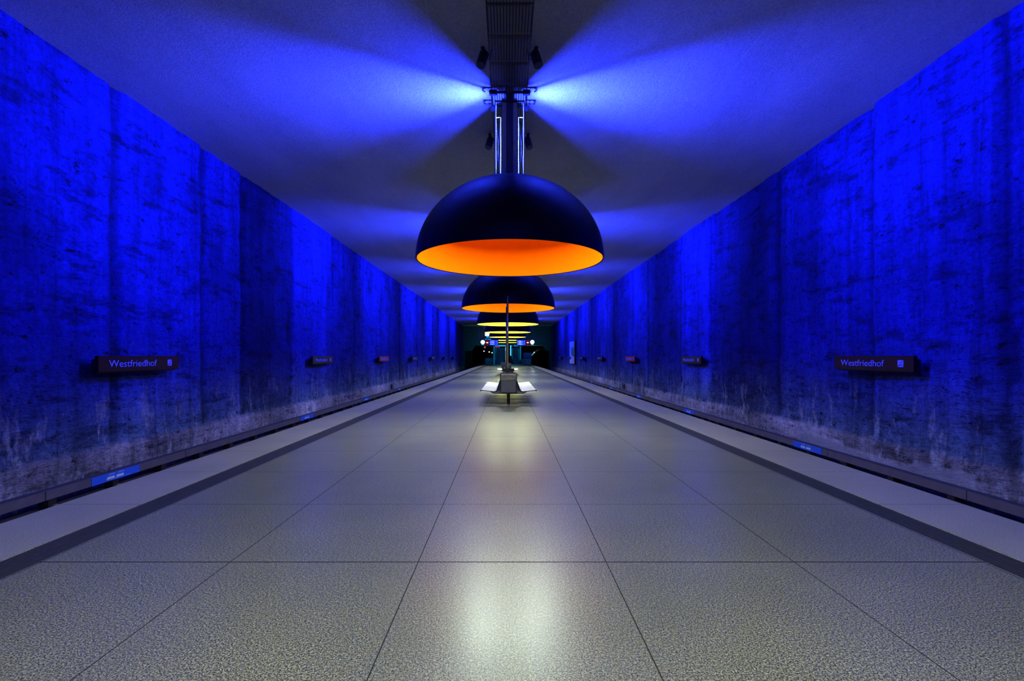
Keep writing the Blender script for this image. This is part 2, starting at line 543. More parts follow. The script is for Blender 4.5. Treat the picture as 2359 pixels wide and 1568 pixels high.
def area(name, parent, loc, direction, sx, sy, power, col, spread=PI):
    d = bpy.data.lights.new(name, 'AREA')
    d.shape = 'RECTANGLE'; d.size = sx; d.size_y = sy
    d.energy = power; d.color = col; d.spread = spread
    o = bpy.data.objects.new(name, d); COL.objects.link(o)
    o.parent = parent; o.location = loc
    zz = -Vector(direction).normalized()
    xx = Vector((0, 1, 0)) if abs(zz.y) < 0.9 else Vector((1, 0, 0))
    yy = zz.cross(xx).normalized()
    o.rotation_euler = Matrix((xx, yy, zz)).transposed().to_euler()
    return o

def make_lamp(label, inner_mat, source_mat):
    """origin on the platform below the lamp's middle"""
    t = thing('pendant_lamp', label, 'lamp', (0, 0, 0), 0, 'giant dome lamps over the platform')
    out = dome_profile(RD, BD); inn = dome_profile(RD - 0.03, BD - 0.03)
    sh = MB().lathe(out + [], 96, (0, 0, ZR))
    # rolled rim closing the shell
    sh.lathe([(RD, 0.0), (RD - 0.004, -0.012), (RD - 0.022, -0.012), (RD - 0.028, 0.0)], 96, (0, 0, ZR))
    sh = sh.build('lamp_shade', M['shell'], t, smooth=True)
    ir = MB().lathe(inn, 96, (0, 0, ZR)).build('shade_lining', inner_mat, t, smooth=True)
    for sx in (-1, 1):
        l0 = MB().cyl((0, 0, 0), (0, 0, 0.12), 0.27, seg=32).build('light_source', source_mat, t)
        for v_ in l0.data.vertices:
            v_.co.y *= 2.1
        l0.location = (sx * 0.56, 0, ZR + 0.64)
    MB().box((0, 0, ZR + 0.80), (1.5, 0.10, 0.07)).build('lamp_carrier', M['reflector'], t)
    MB().cyl((0, 0, ZR + 0.80), (0, 0, ZR + 1.58), 0.16, seg=24).build('lamp_holder', M['reflector'], t, smooth=True, angle=0.6)
    top = ZR + BD
    # H-shaped stem: front and rear plate, web, dark middle duct
    st = MB()
    for yy in (-0.11, 0.11):
        st.box((0, yy, (top - 0.06 + CZ - 0.15) / 2), (0.30, 0.012, CZ - 0.15 - top + 0.06))
    st.box((0, 0, (top - 0.06 + CZ - 0.15) / 2), (0.10, 0.208, CZ - 0.15 - top + 0.06))
    st.build('stem', M['plate'], t)
    MB().box((0, 0, (top - 0.1 + CZ) / 2), (0.14, 0.30, CZ - top + 0.1), bev=0.02).build('cable_duct', M['plate_dark'], t)
    for sx in (-1, 1):
        MB().cyl((sx * 0.288, -0.11, ZR + BD * 0.985 - 0.02), (sx * 0.288, -0.11, CZ - 0.22), 0.013, seg=12).build('suspension_rod', M['rod'], t, smooth=True)
        MB().cyl((sx * 0.186, 0.16, ZR + BD * 0.99 - 0.02), (sx * 0.186, 0.16, CZ - 0.40), 0.009, seg=12).build('suspension_rod', M['rod'], t, smooth=True)
        MB().cyl((sx * 0.288, -0.11, CZ - 0.54), (sx * 0.186, 0.16, CZ - 0.40), 0.004, seg=8).build('link_rod', M['plate'], t)
        # crossed stay wires between the rods
        MB().tube([(sx * 0.288, -0.11, ZR + BD + 0.02), (sx * 0.186, 0.16, CZ - 0.42)], 0.002, 6).tube(
            [(sx * 0.186, 0.16, ZR + BD + 0.02), (sx * 0.288, -0.11, CZ - 0.42)], 0.002, 6).build('stay_wire', M['black'], t)
        for sy in (-1, 1):
            # ballast block at each corner
            fl = MB().box((sx * 0.33, sy * 0.31, CZ - 0.14), (0.15, 0.08, 0.09), bev=0.008)
            fl.box((sx * 0.18, sy * 0.30, CZ - 0.13), (0.24, 0.03, 0.04))
            fl.build('ballast_box', M['black'], t)
            # thin bracket with bolts fixed to the ceiling
            yy = sy * 0.235 - 0.02
            br = MB().box((sx * 0.40, yy, CZ - 0.012), (0.27, 0.016, 0.02))
            br.box((sx * 0.528, yy + 0.075, CZ - 0.012), (0.014, 0.15, 0.02))
            for bx in (0.505, 0.42):
                for by in (0.035, 0.145):
                    br.cyl((sx * bx, yy + by, CZ - 0.02), (sx * bx, yy + by, CZ), 0.011, seg=8)
            br.build('ceiling_bracket', M['black'], t)
    MB().box((0, -0.16, CZ - 0.235), (0.60, 0.02, 0.03)).build('crossbar', M['black'], t)
    return t

def lamp_lights(t):
    for sx in (-1, 1):
        area('blue_strip', t, (sx * 0.085, 0, 5.93), (sx, 0, 0), 0.045, 1.45, P_STRIP, BLUE)
        area('blue_wall_beam', t, (sx * 0.115, 0, 5.93), (sx, 0, 0), 0.045, 1.45, P_WALL, BLUE, math.radians(80))
        area('blue_beam', t, (sx * 0.13, 0, 6.40), (sx, 0, 0.22), 0.05, 0.25, P_HOT, BLUE, math.radians(75))
        d = bpy.data.lights.new('dome_light', 'AREA')
        d.shape = 'ELLIPSE'; d.size = 0.5; d.size_y = 1.05; d.energy = P_DOWN / 2; d.color = DOWN
        o = bpy.data.objects.new('dome_light', d); COL.objects.link(o)
        o.parent = t; o.location = (sx * 0.56, 0, ZR + 0.625)

LY = [9.87 + 9.79 * k for k in range(7)]
lab = ['black dome lamp with glowing orange inside, the biggest and nearest one',
       'second black dome lamp, orange inside, just below and behind the biggest one',
       'third black dome lamp, the nearest of those with a yellow inside',
       'fourth dome lamp, yellow inside, between the third and the fifth',
       'fifth dome lamp, yellow inside, just above the departure displays',
       'sixth dome lamp, upper yellow bar showing between the two displays',
       'seventh dome lamp, lowest yellow bar between the two displays']
lampO = make_lamp(lab[0], M['orange'], M['lamp_white'])
lampO.location = (X0 + 0.01, LY[0], 0)
def relamp(src, label, y, x=X0):
    c = copy_tree(src); c['label'] = label; c.location = (x, y, 0); return c
relamp(lampO, lab[1], LY[1])
over = relamp(lampO, 'black dome lamp hanging overhead at the near end of the row', 0.08)
lampY = relamp(lampO, lab[2], LY[2])
for ch in [x for x in bpy.data.objects if x.parent == lampY]:
    if ch.name.startswith('shade_lining'):
        ch.data = ch.data.copy(); ch.data.materials[0] = M['yellow']
    if ch.name.startswith('light_source'):
        ch.data = ch.data.copy(); ch.data.materials[0] = M['lamp_warm']
for i in range(3, 7):
    relamp(lampY, lab[i], LY[i])
for t in [o for o in bpy.data.objects if o.name.startswith('pendant_lamp')]:
    lamp_lights(t)

# ------------------------------------------------------------------ loudspeakers under the ceiling
def loudspeaker(label, x, y, sg):
    t = thing('loudspeaker', label, 'loudspeaker', (x, y, CZ), 0, 'black loudspeakers beside the ceiling grille')
    R = Matrix.Rotation(math.radians(-14), 3, 'X') @ Matrix.Rotation(math.radians(-sg * 14), 3, 'Y')
    c = Vector((0, -0.02, -0.245))
    up = R @ Vector((0, 0, 1))
    MB().cyl(c - up * 0.12, c + up * 0.13, 0.083, seg=32).build('speaker_body', M['black'], t, smooth=True, angle=0.6)
    MB().cyl(c - up * 0.130, c - up * 0.117, 0.077, seg=32).build('speaker_cover', M['plate_dark'], t, smooth=True, angle=0.6)
    MB().cyl(c + up * 0.14, (0, 0.03, 0), 0.035, seg=12).build('mounting_stem', M['black'], t)
    MB().tube([c + Vector((-sg * 0.08, 0, 0.02)), c + Vector((-sg * 0.13, 0, 0.0)), (-sg * 0.16, 0, -0.05)], 0.007, 6).build('cable', M['black'], t)
loudspeaker('black loudspeaker hanging left of the grille, in front of the first lamp stem', X0 - 0.47, 8.35, -1)
loudspeaker('black loudspeaker hanging right of the grille, in front of the first lamp stem', X0 + 0.47, 8.35, 1)
loudspeaker('smaller looking black loudspeaker left of the first lamp stem, just above the dome', X0 - 0.47, 11.62, -1)
loudspeaker('smaller looking black loudspeaker right of the first lamp stem, just above the dome', X0 + 0.47, 11.62, 1)

# ------------------------------------------------------------------ lettering
def text_mesh(txt, size, name, m, parent, sx=1.0, ext=0.004):
    cu = bpy.data.curves.new(name, 'FONT')
    cu.body = txt; cu.size = size; cu.extrude = ext
    tmp = bpy.data.objects.new(name, cu)
    COL.objects.link(tmp)
    dg = bpy.context.evaluated_depsgraph_get()
    me = bpy.data.meshes.new_from_object(tmp.evaluated_get(dg))
    bpy.data.objects.remove(tmp)
    x0 = min(v.co.x for v in me.vertices); x1 = max(v.co.x for v in me.vertices)
    y0 = min(v.co.y for v in me.vertices)
    for v in me.vertices:
        v.co = Vector(((v.co.x - x0) * sx, 0 - v.co.z, v.co.y))   # stands upright, faces -Y
    me.materials.clear(); me.materials.append(m)
    o = bpy.data.objects.new(name, me); COL.objects.link(o)
    o.parent = parent
    o['_w'] = (x1 - x0) * sx
    return o

# station signs: local x runs to the right when read, local -y is the face
SW, SH = 2.17, 0.30
def make_sign(label):
    t = thing('station_sign', label, 'sign', (0, 0, 0), 0, 'station name signs along the side walls')
    MB().box((0, 0.035, 0), (SW, 0.07, SH), bev=0.004).build('sign_panel', M['sign'], t)
    b = MB().box((0.0, 0.11, -0.045), (SW - 0.06, 0.08, 0.26))  # black box stands in for the sign's shadow on the wall
    for x in (-0.6, 0.6):
        b.box((x, 0.22, -0.02), (0.06, 0.22, 0.06))
    b.build('mount_and_shadow', M['sign_back'], t)
    w_ = text_mesh('Westfriedhof', 0.19, 'lettering', M['white'], t, 1.0)
    k = 1.24 / w_['_w']
    for v in w_.data.vertices:
        v.co.x *= k
    del w_['_w']
    w_.location = (-SW / 2 + 0.23, -0.004, -0.062)
    # exit pictogram: white rounded square with stair line
    q = MB()
    r = 0.018; a = 0.068; pts = []
    for cx, cz, s0 in ((a - r, a - r, 0), (-a + r, a - r, 1), (-a + r, -a + r, 2), (a - r, -a + r, 3)):
        for i in range(5):
            an = (s0 + i / 4) * PI / 2
            pts.append((cx + r * math.cos(an), -0.003, cz + r * math.sin(an)))
    q.poly(pts, (0, 0.003, 0))
    ic = q.build('exit_pictogram', M['white'], t)
    ic.location = (SW / 2 - 0.30, 0, 0.003)
    d = MB()
    d.box((0.008, -0.004, 0.006), (0.13, 0.002, 0.007), Matrix.Rotation(math.radians(-48), 3, 'Y'))
    d.box((0.012, -0.004, -0.036), (0.10, 0.002, 0.009))
    d.box((-0.045, -0.004, -0.045), (0.05, 0.002, 0.007), Matrix.Rotation(math.radians(-40), 3, 'Y'))
    dd = d.build('stair_line', M['sign'], ic)
    return t
SX = 7.52
SZ = CAMZ + (820.5 - 819.5) * 9.9 / F - 0.15
signY = [9.93 + 9.76 * k for k in range(7)]
ordn = ['nearest', 'second', 'third', 'fourth', 'fifth', 'sixth', 'farthest']
s0 = make_sign('')
first = True
for sg, side in ((-1, 'left'), (1, 'right')):
    for k in range(7):
        o = s0 if first else copy_tree(s0)
        first = False
        o.location = (sg * SX, signY[k] + (0.05 if sg > 0 else 0), SZ - (0.004 * k))
        # left wall faces +x, right wall faces -x
        o.rotation_euler = (0, 0, PI / 2 if sg < 0 else -PI / 2)
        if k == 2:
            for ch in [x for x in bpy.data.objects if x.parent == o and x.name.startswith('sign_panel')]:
                ch.data = ch.data.copy(); ch.data.materials[0] = M['sign_lamplit']  # warm lamp light on the third signs painted in as brighter red
        if k == 0:
            o['label'] = f'large dark station sign with readable blue-lit name on the {side} wall, the nearest there'
        elif k in (2,):
            o['label'] = f'reddest small station name sign on the {side} wall, the third from the viewer'
        else:
            o['label'] = f'dark station name sign on the {side} wall, {ordn[k]} of the seven there'

# ------------------------------------------------------------------ third rail covers on brackets
def rail_cover(sg, label):
    t = thing('rail_cover', label, 'rail cover', (0, 0, 0))
    zt = 1.5 - 0.293 * 7.45
    n = 0
    y = 1.0 if sg < 0 else 1.04
    while y < 84.0:
        ln = 3.38
        p = MB().box((sg * 7.46, y + ln / 2, zt - 0.075), (0.022, ln - 0.016, 0.15), bev=0.003)
        p.build('cover_panel', M['panel'], t)
        y += ln
    MB().box((sg * 7.515, 42.5, zt + 0.006), (0.12, 83.5, 0.014)).build('cover_lid', M['lid'], t)
    y = 7.9 if sg < 0 else 8.1
    i = 0
    b0 = None
    while y < 83:
        if b0 is None:
            b0 = MB().box((0, 0, zt - 0.26), (0.16, 0.14, 0.28)).box((0, 0, zt - 0.62), (0.10, 0.12, 0.78)).build('bracket', M['black'], t, loc=(sg * 7.55, y, 0))
            b = b0
        else:
            b = b0.copy(); COL.objects.link(b); b.parent = t; b.location = (sg * 7.55, y, 0)
        if i in (0, 1) and sg < 0:
            MB().box((0.10, 0.03, zt - 0.30), (0.05, 0.07, 0.08)).build('insulator', M['tan'], b)
        y += 1.28; i += 1
    return t
rail_cover(-1, 'low grey panelled rail cover along the foot of the left wall')
rail_cover(1, 'low grey panelled rail cover along the foot of the right wall')

# blue stop boards with a train pictogram; local x to the right when read, face to -y
def stop_board():
    t = thing('stop_board', '', 'sign', (0, 0, 0), 0, 'blue train stop boards on the rail covers')
    MB().box((0, 0.004, 0), (1.12, 0.008, 0.145)).build('board', M['blue_board'], t)
    q = MB(); lb = MB()
    for ox in (-0.16, 0.055):
        # body with slanted nose to the left
        q.poly([(ox - 0.085, -0.003, -0.035), (ox + 0.10, -0.003, -0.035), (ox + 0.10, -0.003, 0.005), (ox - 0.055, -0.003, 0.005)], (0, 0.003, 0))
        q.box((ox + 0.045, -0.0015, 0.052), (0.12, 0.003, 0.007))
        lb.box((ox - 0.034, -0.0015, 0.030), (0.060, 0.003, 0.007), Matrix.Rotation(math.radians(-52), 3, 'Y'))
        for xx in (-0.005, 0.045, 0.097):
            lb.box((ox + xx, -0.0015, 0.030), (0.007, 0.003, 0.046))
    lb.box((0.04, -0.0015, -0.049), (0.54, 0.003, 0.006))
    q.build('train_pictogram', M['pictogram'], t)
    lb.build('pictogram_outline', M['pictogram_blue'], t)
    return t
zb = 1.5 - 0.293 * 7.45 - 0.075
bo = stop_board(); firstb = True
LBY = [9.17, 17.9, 25.4, 33.2]
RBY = [11.95, 19.7, 27.2, 34.5, 42.6]
for sg, ys, side in ((-1, LBY, 'left'), (1, RBY, 'right')):
    for k, y in enumerate(ys):
        o = bo if firstb else copy_tree(bo)
        firstb = False
        o.location = (sg * 7.438, y, zb)
        o.rotation_euler = (0, 0, PI / 2 if sg < 0 else -PI / 2)
        nth = ('nearest', 'second', 'third', 'fourth', 'fifth')[k]
        o['label'] = f'blue board with two white train cars on the {side} rail cover, {nth} along it'

# ------------------------------------------------------------------ number plates and access plate
def number_plate(sg, y, z, label, round_):
    t = thing('number_plate', label, 'number plate', (sg * 7.64, y, z), PI / 2 if sg < 0 else -PI / 2)
    if round_:
        MB().cyl((0, 0.02, 0), (0, 0.0, 0), 0.22, seg=32).build('plate', M['plate_dark'], t)
        m = M['black']
    else:
        MB().box((0, 0.01, 0), (0.52, 0.02, 0.36)).build('plate', M['parapet'], t)
        m = M['black']
    n = text_mesh('2', 0.36, 'numeral', m, t); del n['_w']
    n.location = (-0.09, -0.004, -0.13)
number_plate(-1, 32.6, -0.43, 'grey square plate with a dark number 2 low on the left wall', False)
number_plate(1, 31.9, -0.43, 'dark round plate with the number 2 low on the right wall', True)

# ------------------------------------------------------------------ benches
PROF = [(0.855, 0.438), (0.862, 0.452), (0.845, 0.466), (0.70, 0.452), (0.52, 0.430), (0.42, 0.424), (0.375, 0.445), (0.345, 0.50), (0.29, 0.66), (0.245, 0.79), (0.222, 0.87), (0.235, 0.905)]
def seat_mesh(sg):
    k = MB(); wd = 0.545
    n = 9
    # coated slats following the seat curve, close together
    def strip(y0, y1, th):
        a = []; bq = []
        for (u, z) in PROF:
            a.append(k.bm.verts.new((sg * u, y0, z))); bq.append(k.bm.verts.new((sg * u, y1, z)))
        c = []; d = []
        for (u, z) in PROF:
            c.append(k.bm.verts.new((sg * (u - 0.002), y0, z - th))); d.append(k.bm.verts.new((sg * (u - 0.002), y1, z - th)))
        for i in range(len(PROF) - 1):
            k.bm.faces.new((a[i], a[i + 1], bq[i + 1], bq[i]))
            k.bm.faces.new((c[i], d[i], d[i + 1], c[i + 1]))
            k.bm.faces.new((a[i], c[i], c[i + 1], a[i + 1]))
            k.bm.faces.new((bq[i], bq[i + 1], d[i + 1], d[i]))
        k.bm.faces.new((a[0], bq[0], d[0], c[0]))
        k.bm.faces.new((a[-1], c[-1], d[-1], bq[-1]))
    for i in range(n):
        y0 = -wd / 2 + wd * i / n
        strip(y0 + 0.002, y0 + wd / n - 0.002, 0.012)
    for (u, z) in ((0.80, 0.444), (0.5, 0.41), (0.29, 0.63)):
        k.box((sg * u, 0, z), (0.02, wd, 0.016))
    return k

def make_bench(label):
    t = thing('platform_bench', label, 'bench', (0, 0, 0), 0, 'back to back platform benches')
    L = 4.8
    for sg in (-1, 1):
        s1 = seat_mesh(sg).build('seat', M['seat'], t, loc=(0, 0.3, 0))
        for i in range(1, 8):
            c = s1.copy(); COL.objects.link(c); c.parent = t; c.location = (0, 0.3 + 0.6 * i, 0)
        fr0 = None
        for i in range(5):
            if fr0 is None:
                pts = [(sg * u, 0, z - 0.014) for (u, z) in PROF]
                fr0 = MB().tube(pts, 0.014, 8).box((sg * 0.85, 0, 0.448), (0.055, 0.05, 0.036), bev=0.006).build('seat_frame', M['seat_edge'], t)
            else:
                c = fr0.copy(); COL.objects.link(c); c.parent = t; c.location = (0, 1.2 * i, 0)
    MB().box((0, L / 2, 0.375), (0.16, L, 0.09), bev=0.01).build('beam', M['bench_steel'], t)
    b = MB().box((0, L / 2, 0.67), (0.03, L - 0.1, 0.46))
    b.build('back_panel', M['bench_steel'], t)
    a0 = None
    for yy in (0.04, 1.2, 2.4, 3.6, 4.76):
        if a0 is None:
            k = MB().poly([(-0.58, -0.02, 0.405), (-0.46, -0.02, 0.335), (0.46, -0.02, 0.335), (0.58, -0.02, 0.405), (0.36, -0.02, 0.43), (-0.36, -0.02, 0.43)], (0, 0.04, 0))
            k.box((0, 0, 0.66), (0.44, 0.03, 0.05)).box((0, 0, 0.84), (0.40, 0.03, 0.07))
            k.box((-0.19, 0, 0.62), (0.04, 0.03, 0.45)).box((0.19, 0, 0.62), (0.04, 0.03, 0.45))
            a0 = k.build('support_arm', M['bench_steel'], t, loc=(0, yy, 0))
        else:
            c = a0.copy(); COL.objects.link(c); c.parent = t; c.location = (0, yy, 0)
    MB().box((0, 0.32, 0.17), (0.095, 0.12, 0.34), bev=0.01).poly([(-0.09, 0.30, 0.345), (-0.045, 0.30, 0.29), (0.045, 0.30, 0.29), (0.09, 0.30, 0.345)], (0, 0.04, 0)).build('foot', M['post'], t)
    MB().box((0, 4.5, 0.17), (0.095, 0.12, 0.34), bev=0.01).box((0, 4.5, 0.012), (0.46, 0.2, 0.022), bev=0.004).build('foot', M['post'], t)
    return t
B1Y, B2Y = 14.88, 37.5
bench = make_bench('long back to back bench with white slatted seats, the nearest on the platform')
bench.location = (X0, B1Y, 0)
b2 = copy_tree(bench)
b2['label'] = 'second back to back bench with white seats, far behind the nearest one'
b2.location = (X0, B2Y, 0)

def make_bin(label, cat='bin'):
    t = thing('waste_bin', label, cat, (0, 0, 0), 0, 'grey waste bins at the bench ends')
    hw, hd, zb_, zt_ = 0.222, 0.13, 0.40, 0.93
    MB().box((0, 0, (zb_ + zt_) / 2), (2 * hw, 2 * hd, zt_ - zb_), bev=0.012).build('bin_body', M['bin'], t)
    s = MB()
    for sx in (-1, 1):
        s.box((sx * (hw + 0.014), 0.0, 0.70), (0.022, 2 * hd + 0.03, 0.60), bev=0.006)
        s.box((sx * (hw + 0.03), 0.06, 0.80), (0.02, 0.05, 0.28), bev=0.004)
    s.box((0, hd + 0.012, 0.70), (2 * hw + 0.05, 0.02, 0.60))
    s.build('bin_frame', M['post'], t)
    # crumpled film turned down over the rim
    bm = MB(); k = bm.bm
    ring = []
    nx = 88
    rows = [(0.965, 0.012), (0.982, 0.006), (0.986, -0.02), (0.985, 0.012), (0.93, 0.016), (0.87, 0.014), (0.82, 0.018), (0.79, 0.026), (0.765, 0.012)]
    rnd = random.Random(3)
    def per(i, off):
        # point on a rounded rectangle
        p = i / nx * 4
        s_, f_ = int(p) % 4, p - int(p)
        a, b = hw + off, hd + off
        cr = [(-a, -b), (a, -b), (a, b), (-a, b)]
        c0, c1 = cr[s_], cr[(s_ + 1) % 4]
        return (c0[0] + (c1[0] - c0[0]) * f_, c0[1] + (c1[1] - c0[1]) * f_)
    for ri, (z, off) in enumerate(rows[3:]):
        rr = []
        for i in range(nx):
            n1 = noise.noise(Vector((i * 0.21, ri * 0.9, 2)))
            x, y = per(i, off + 0.008 * n1)
            rr.append(k.verts.new((x, y, z + 0.014 * noise.noise(Vector((i * 0.13, 5, ri))))))
        ring.append(rr)
    top = []
    for i in range(nx):
        x, y = per(i, -0.03)
        top.append(k.verts.new((x, y, 0.975)))
    ring.insert(0, top)
    dn = []
    for i in range(nx):
        x, y = per(i, -0.05)
        dn.append(k.verts.new((x, y, 0.94)))
    ring.insert(0, dn)
    for A, B in zip(ring[:-1], ring[1:]):
        for i in range(nx):
            j = (i + 1) % nx
            k.faces.new((A[i], A[j], B[j], B[i]))
    k.faces.new(dn)
    bm.build('bin_liner', M['liner'], t, smooth=True)
    return t
bn = make_bin('grey waste bin with crumpled liner at the front end of the nearest bench')
bn.location = (X0, B1Y - 0.17, 0)
o = copy_tree(bn); o['label'] = 'dark waste bin at the far end of the nearest bench, partly hidden by the post'
o.location = (X0, B1Y + 4.8 + 0.17, 0); o.rotation_euler = (0, 0, PI)
o = copy_tree(bn); o['label'] = 'small looking waste bin at the front end of the second, distant bench'
o.location = (X0, B2Y - 0.17, 0)

# tall post rising behind the bin
t = thing('information_post', 'tall thin dark post with a silver rod rising behind the nearest bin', 'post', (X0 - 0.03, 14.935, 0))
MB().box((0, 0.0, 2.065), (0.066, 0.05, 2.33), bev=0.004).build('post_profile', M['post'], t)
MB().cyl((0.004, -0.034, 0.96), (0.004, -0.034, 3.37), 0.014, seg=16).build('silver_rod', M['chrome'], t, smooth=True)
MB().box((-0.043, 0.02, 2.0), (0.022, 0.04, 2.08)).build('side_panel', M['black'], t)

# slanted dark panel beside the second bench
t = thing('slanted_panel', 'dark slanted panel standing left of the distant bench bin', 'panel', (X(1157, 42.8), 42.8, 0))
MB().poly([(-0.12, 0, 0.98), (0.28, 0, 0.98), (0.06, 0, 0.0), (-0.02, 0, 0.0)], (0, 0.06, 0)).build('board', M['navy'], t)
MB().tube([(0.28, -0.01, 0.98), (0.06, -0.01, 0.0)], 0.014, 6).build('edge_strip', M['steel'], t)

# slim white and orange pillar
PD = 56.0
t = thing('emergency_pillar', 'slim white pillar with an orange base left of the tall post', 'pillar', (X(1165.8, PD), PD, 0))
MB().box((0, 0, 1.62), (0.085, 0.085, 1.6), bev=0.01).build('shaft', M['sos_white'], t)
MB().box((-0.02, 0, 2.36), (0.13, 0.12, 0.42), bev=0.01).build('head', M['sos_white'], t)
MB().box((-0.01, 0, 0.42), (0.15, 0.12, 0.84), bev=0.01).build('foot', M['sos_orange'], t)

# ------------------------------------------------------------------ poster on the right wall
PY0, PY1 = 54.6, 58.7
t = thing('wall_poster', 'tall looking lit poster with blue sky and green trees on the right wall', 'poster', (7.62, (PY0 + PY1) / 2, (Z(785, 54.7) + Z(838, 54.7)) / 2), -PI / 2)
PW, PH = PY1 - PY0, 2.6
MB().box((0, 0.06, 0), (PW + 0.08, 0.10, PH + 0.08)).build('poster_frame', M['black'], t)
pp = MB().box((0, 0.0, PH * 0.18), (PW, 0.012, PH * 0.64)).build('picture', M['poster_sky'], t)
tr = MB()
rr = random.Random(5)
pts = [(-PW * 0.15, -0.008, -PH * 0.12)]
for i in range(13):
    pts.append((-PW * 0.15 + PW * 0.6 * i / 12, -0.008, PH * (0.12 + 0.16 * rr.random())))
pts.append((PW * 0.45, -0.008, -PH * 0.2))
tr.poly(pts, (0, 0.002, 0)); tr.build('printed_trees', M['poster_green'], pp)
MB().box((0, -0.001, -PH * 0.32), (PW, 0.012, PH * 0.36)).build('caption_area', M['poster_white'], t)
MB().box((-PW * 0.25, -0.009, -PH * 0.22), (PW * 0.3, 0.004, 0.06)).box((-PW * 0.22, -0.009, -PH * 0.27), (PW * 0.36, 0.004, 0.04)).build('printed_lines', M['blue_case'], t)

# ------------------------------------------------------------------ hanging displays, clocks and signs
DD = 54.0
bz = Z(778.5, DD)
t = thing('sign_beam', 'dark horizontal beam hung across the platform carrying displays and clocks', 'beam', (0, DD, 0))
MB().box((X0 + 0.2, 0, bz), (7.0, 0.12, 0.10), bev=0.01).build('beam', M['blue_case'], t)
for xx in (-2.6, 2.2, 3.0, -3.2):
    MB().box((xx, 0, (bz + CZ) / 2), (0.05, 0.05, CZ - bz)).build('hanger', M['plate_dark'], t)

def clock(px, label):
    t = thing('platform_clock', label, 'clock', (X(px, DD), DD - 0.1, Z(787.8, DD)), 0, 'round lit platform clocks')
    MB().cyl((0, 0.16, 0), (0, 0, 0), 0.245, seg=48).build('clock_case', M['black'], t)
    MB().cyl((0, 0.0, 0), (0, -0.012, 0), 0.23, seg=48).build('clock_face', M['clock_face'], t)
    MB().box((0.0, -0.016, 0.06), (0.018, 0.005, 0.15)).box((0.045, -0.016, 0.0), (0.11, 0.005, 0.016)).build('clock_hands', M['plate_dark'], t)
    MB().box((0, -0.005, -0.29), (0.30, 0.03, 0.07)).build('name_strip', M['cyan_lit'], t)
    MB().box((0, 0.1, 0.35), (0.05, 0.05, bz - Z(787.8, DD) - 0.25)).build('hanger', M['black'], t)
clock(1112.3, 'round white lit clock left of the left departure display')
clock(1226.1, 'round white lit clock right of the right departure display')

def line_sign(px, label):
    t = thing('line_sign', label, 'sign', (X(px, DD), DD - 0.1, Z(789.0, DD)), 0, 'red lit signs beside the clocks')
    MB().box((0, 0.05, 0), (0.34, 0.08, 0.64)).build('sign_case', M['black'], t)
    MB().box((0, 0.1, (bz - Z(789, DD)) / 2 + 0.1), (0.05, 0.05, bz - Z(789, DD) - 0.2)).build('hanger', M['black'], t)
    MB().box((0, 0, 0.20), (0.28, 0.02, 0.09)).build('upper_strip', M['red_dim'], t)
    m_ = MB().box((0, 0, 0.0), (0.26, 0.02, 0.17)).build('middle_panel', M['red_lit'], t)
    MB().box((0, -0.012, -0.005), (0.19, 0.006, 0.075)).build('white_lettering', M['white_lit'], m_)
    MB().box((0, 0, -0.25), (0.30, 0.02, 0.07)).build('lower_strip', M['red_dim'], t)
line_sign(1122.7, 'small red and white lit sign between the left clock and left display')
line_sign(1215.6, 'small red and white lit sign between the right clock and right display')

def display(px0, px1, label, flip):
    w_ = X(px1, DD) - X(px0, DD)
    t = thing('departure_display', label, 'display', ((X(px0, DD) + X(px1, DD)) / 2, DD - 0.1, Z(789.0, DD)), 0, 'blue departure displays')
    MB().box((0, 0.08, 0), (w_ + 0.12, 0.14, 0.68), bev=0.01).build('display_case', M['black'], t)
    sc = MB().box((0, 0, 0), (w_, 0.02, 0.57)).build('screen', M['screen'], t)
    for i in range(3):
        z = 0.17 - 0.17 * i
        r = MB().box((-w_ * 0.40, -0.012, z), (0.09, 0.005, 0.055))
        if flip:
            r.box((-w_ * 0.15, -0.012, z + 0.015), (0.27, 0.005, 0.05)).box((-w_ * 0.02, -0.012, z - 0.05), (0.5, 0.005, 0.035))
        else:
            r.box((-w_ * 0.12, -0.012, z), (0.36, 0.005, 0.06))
        r.box((w_ * 0.41, -0.012, z), (0.05, 0.005, 0.06))
        r.build('text_row', M['row'], sc)
    MB().box((0, 0.1, 0.45), (0.05, 0.05, bz - Z(789, DD) - 0.3)).build('hanger', M['black'], t)
display(1127.9, 1147.2, 'blue lit departure display hanging left of the platform middle', False)
display(1191.0, 1210.2, 'blue lit departure display hanging right of the platform middle', True)

# ------------------------------------------------------------------ far end of the hall
EY = 86.0
zl = Z(795, EY); zs_ = Z(807.7, EY)
bw = MB()
bw.poly([(-8.3, EY, 7.4), (8.3, EY, 7.4), (8.3, EY, zs_), (X(1258, EY), EY, zs_), (X(1249, EY), EY, zl),
         (X(1095.6, EY), EY, zl), (X(1086.8, EY), EY, zs_), (-8.3, EY, zs_)], (0, 0.5, 0))
for sg in (-1, 1):
    bw.box((sg * 7.95, EY + 0.25, 0.8), (0.7, 0.5, 3.6))
struct(bw.build('wall_back', M['dark_wall']))
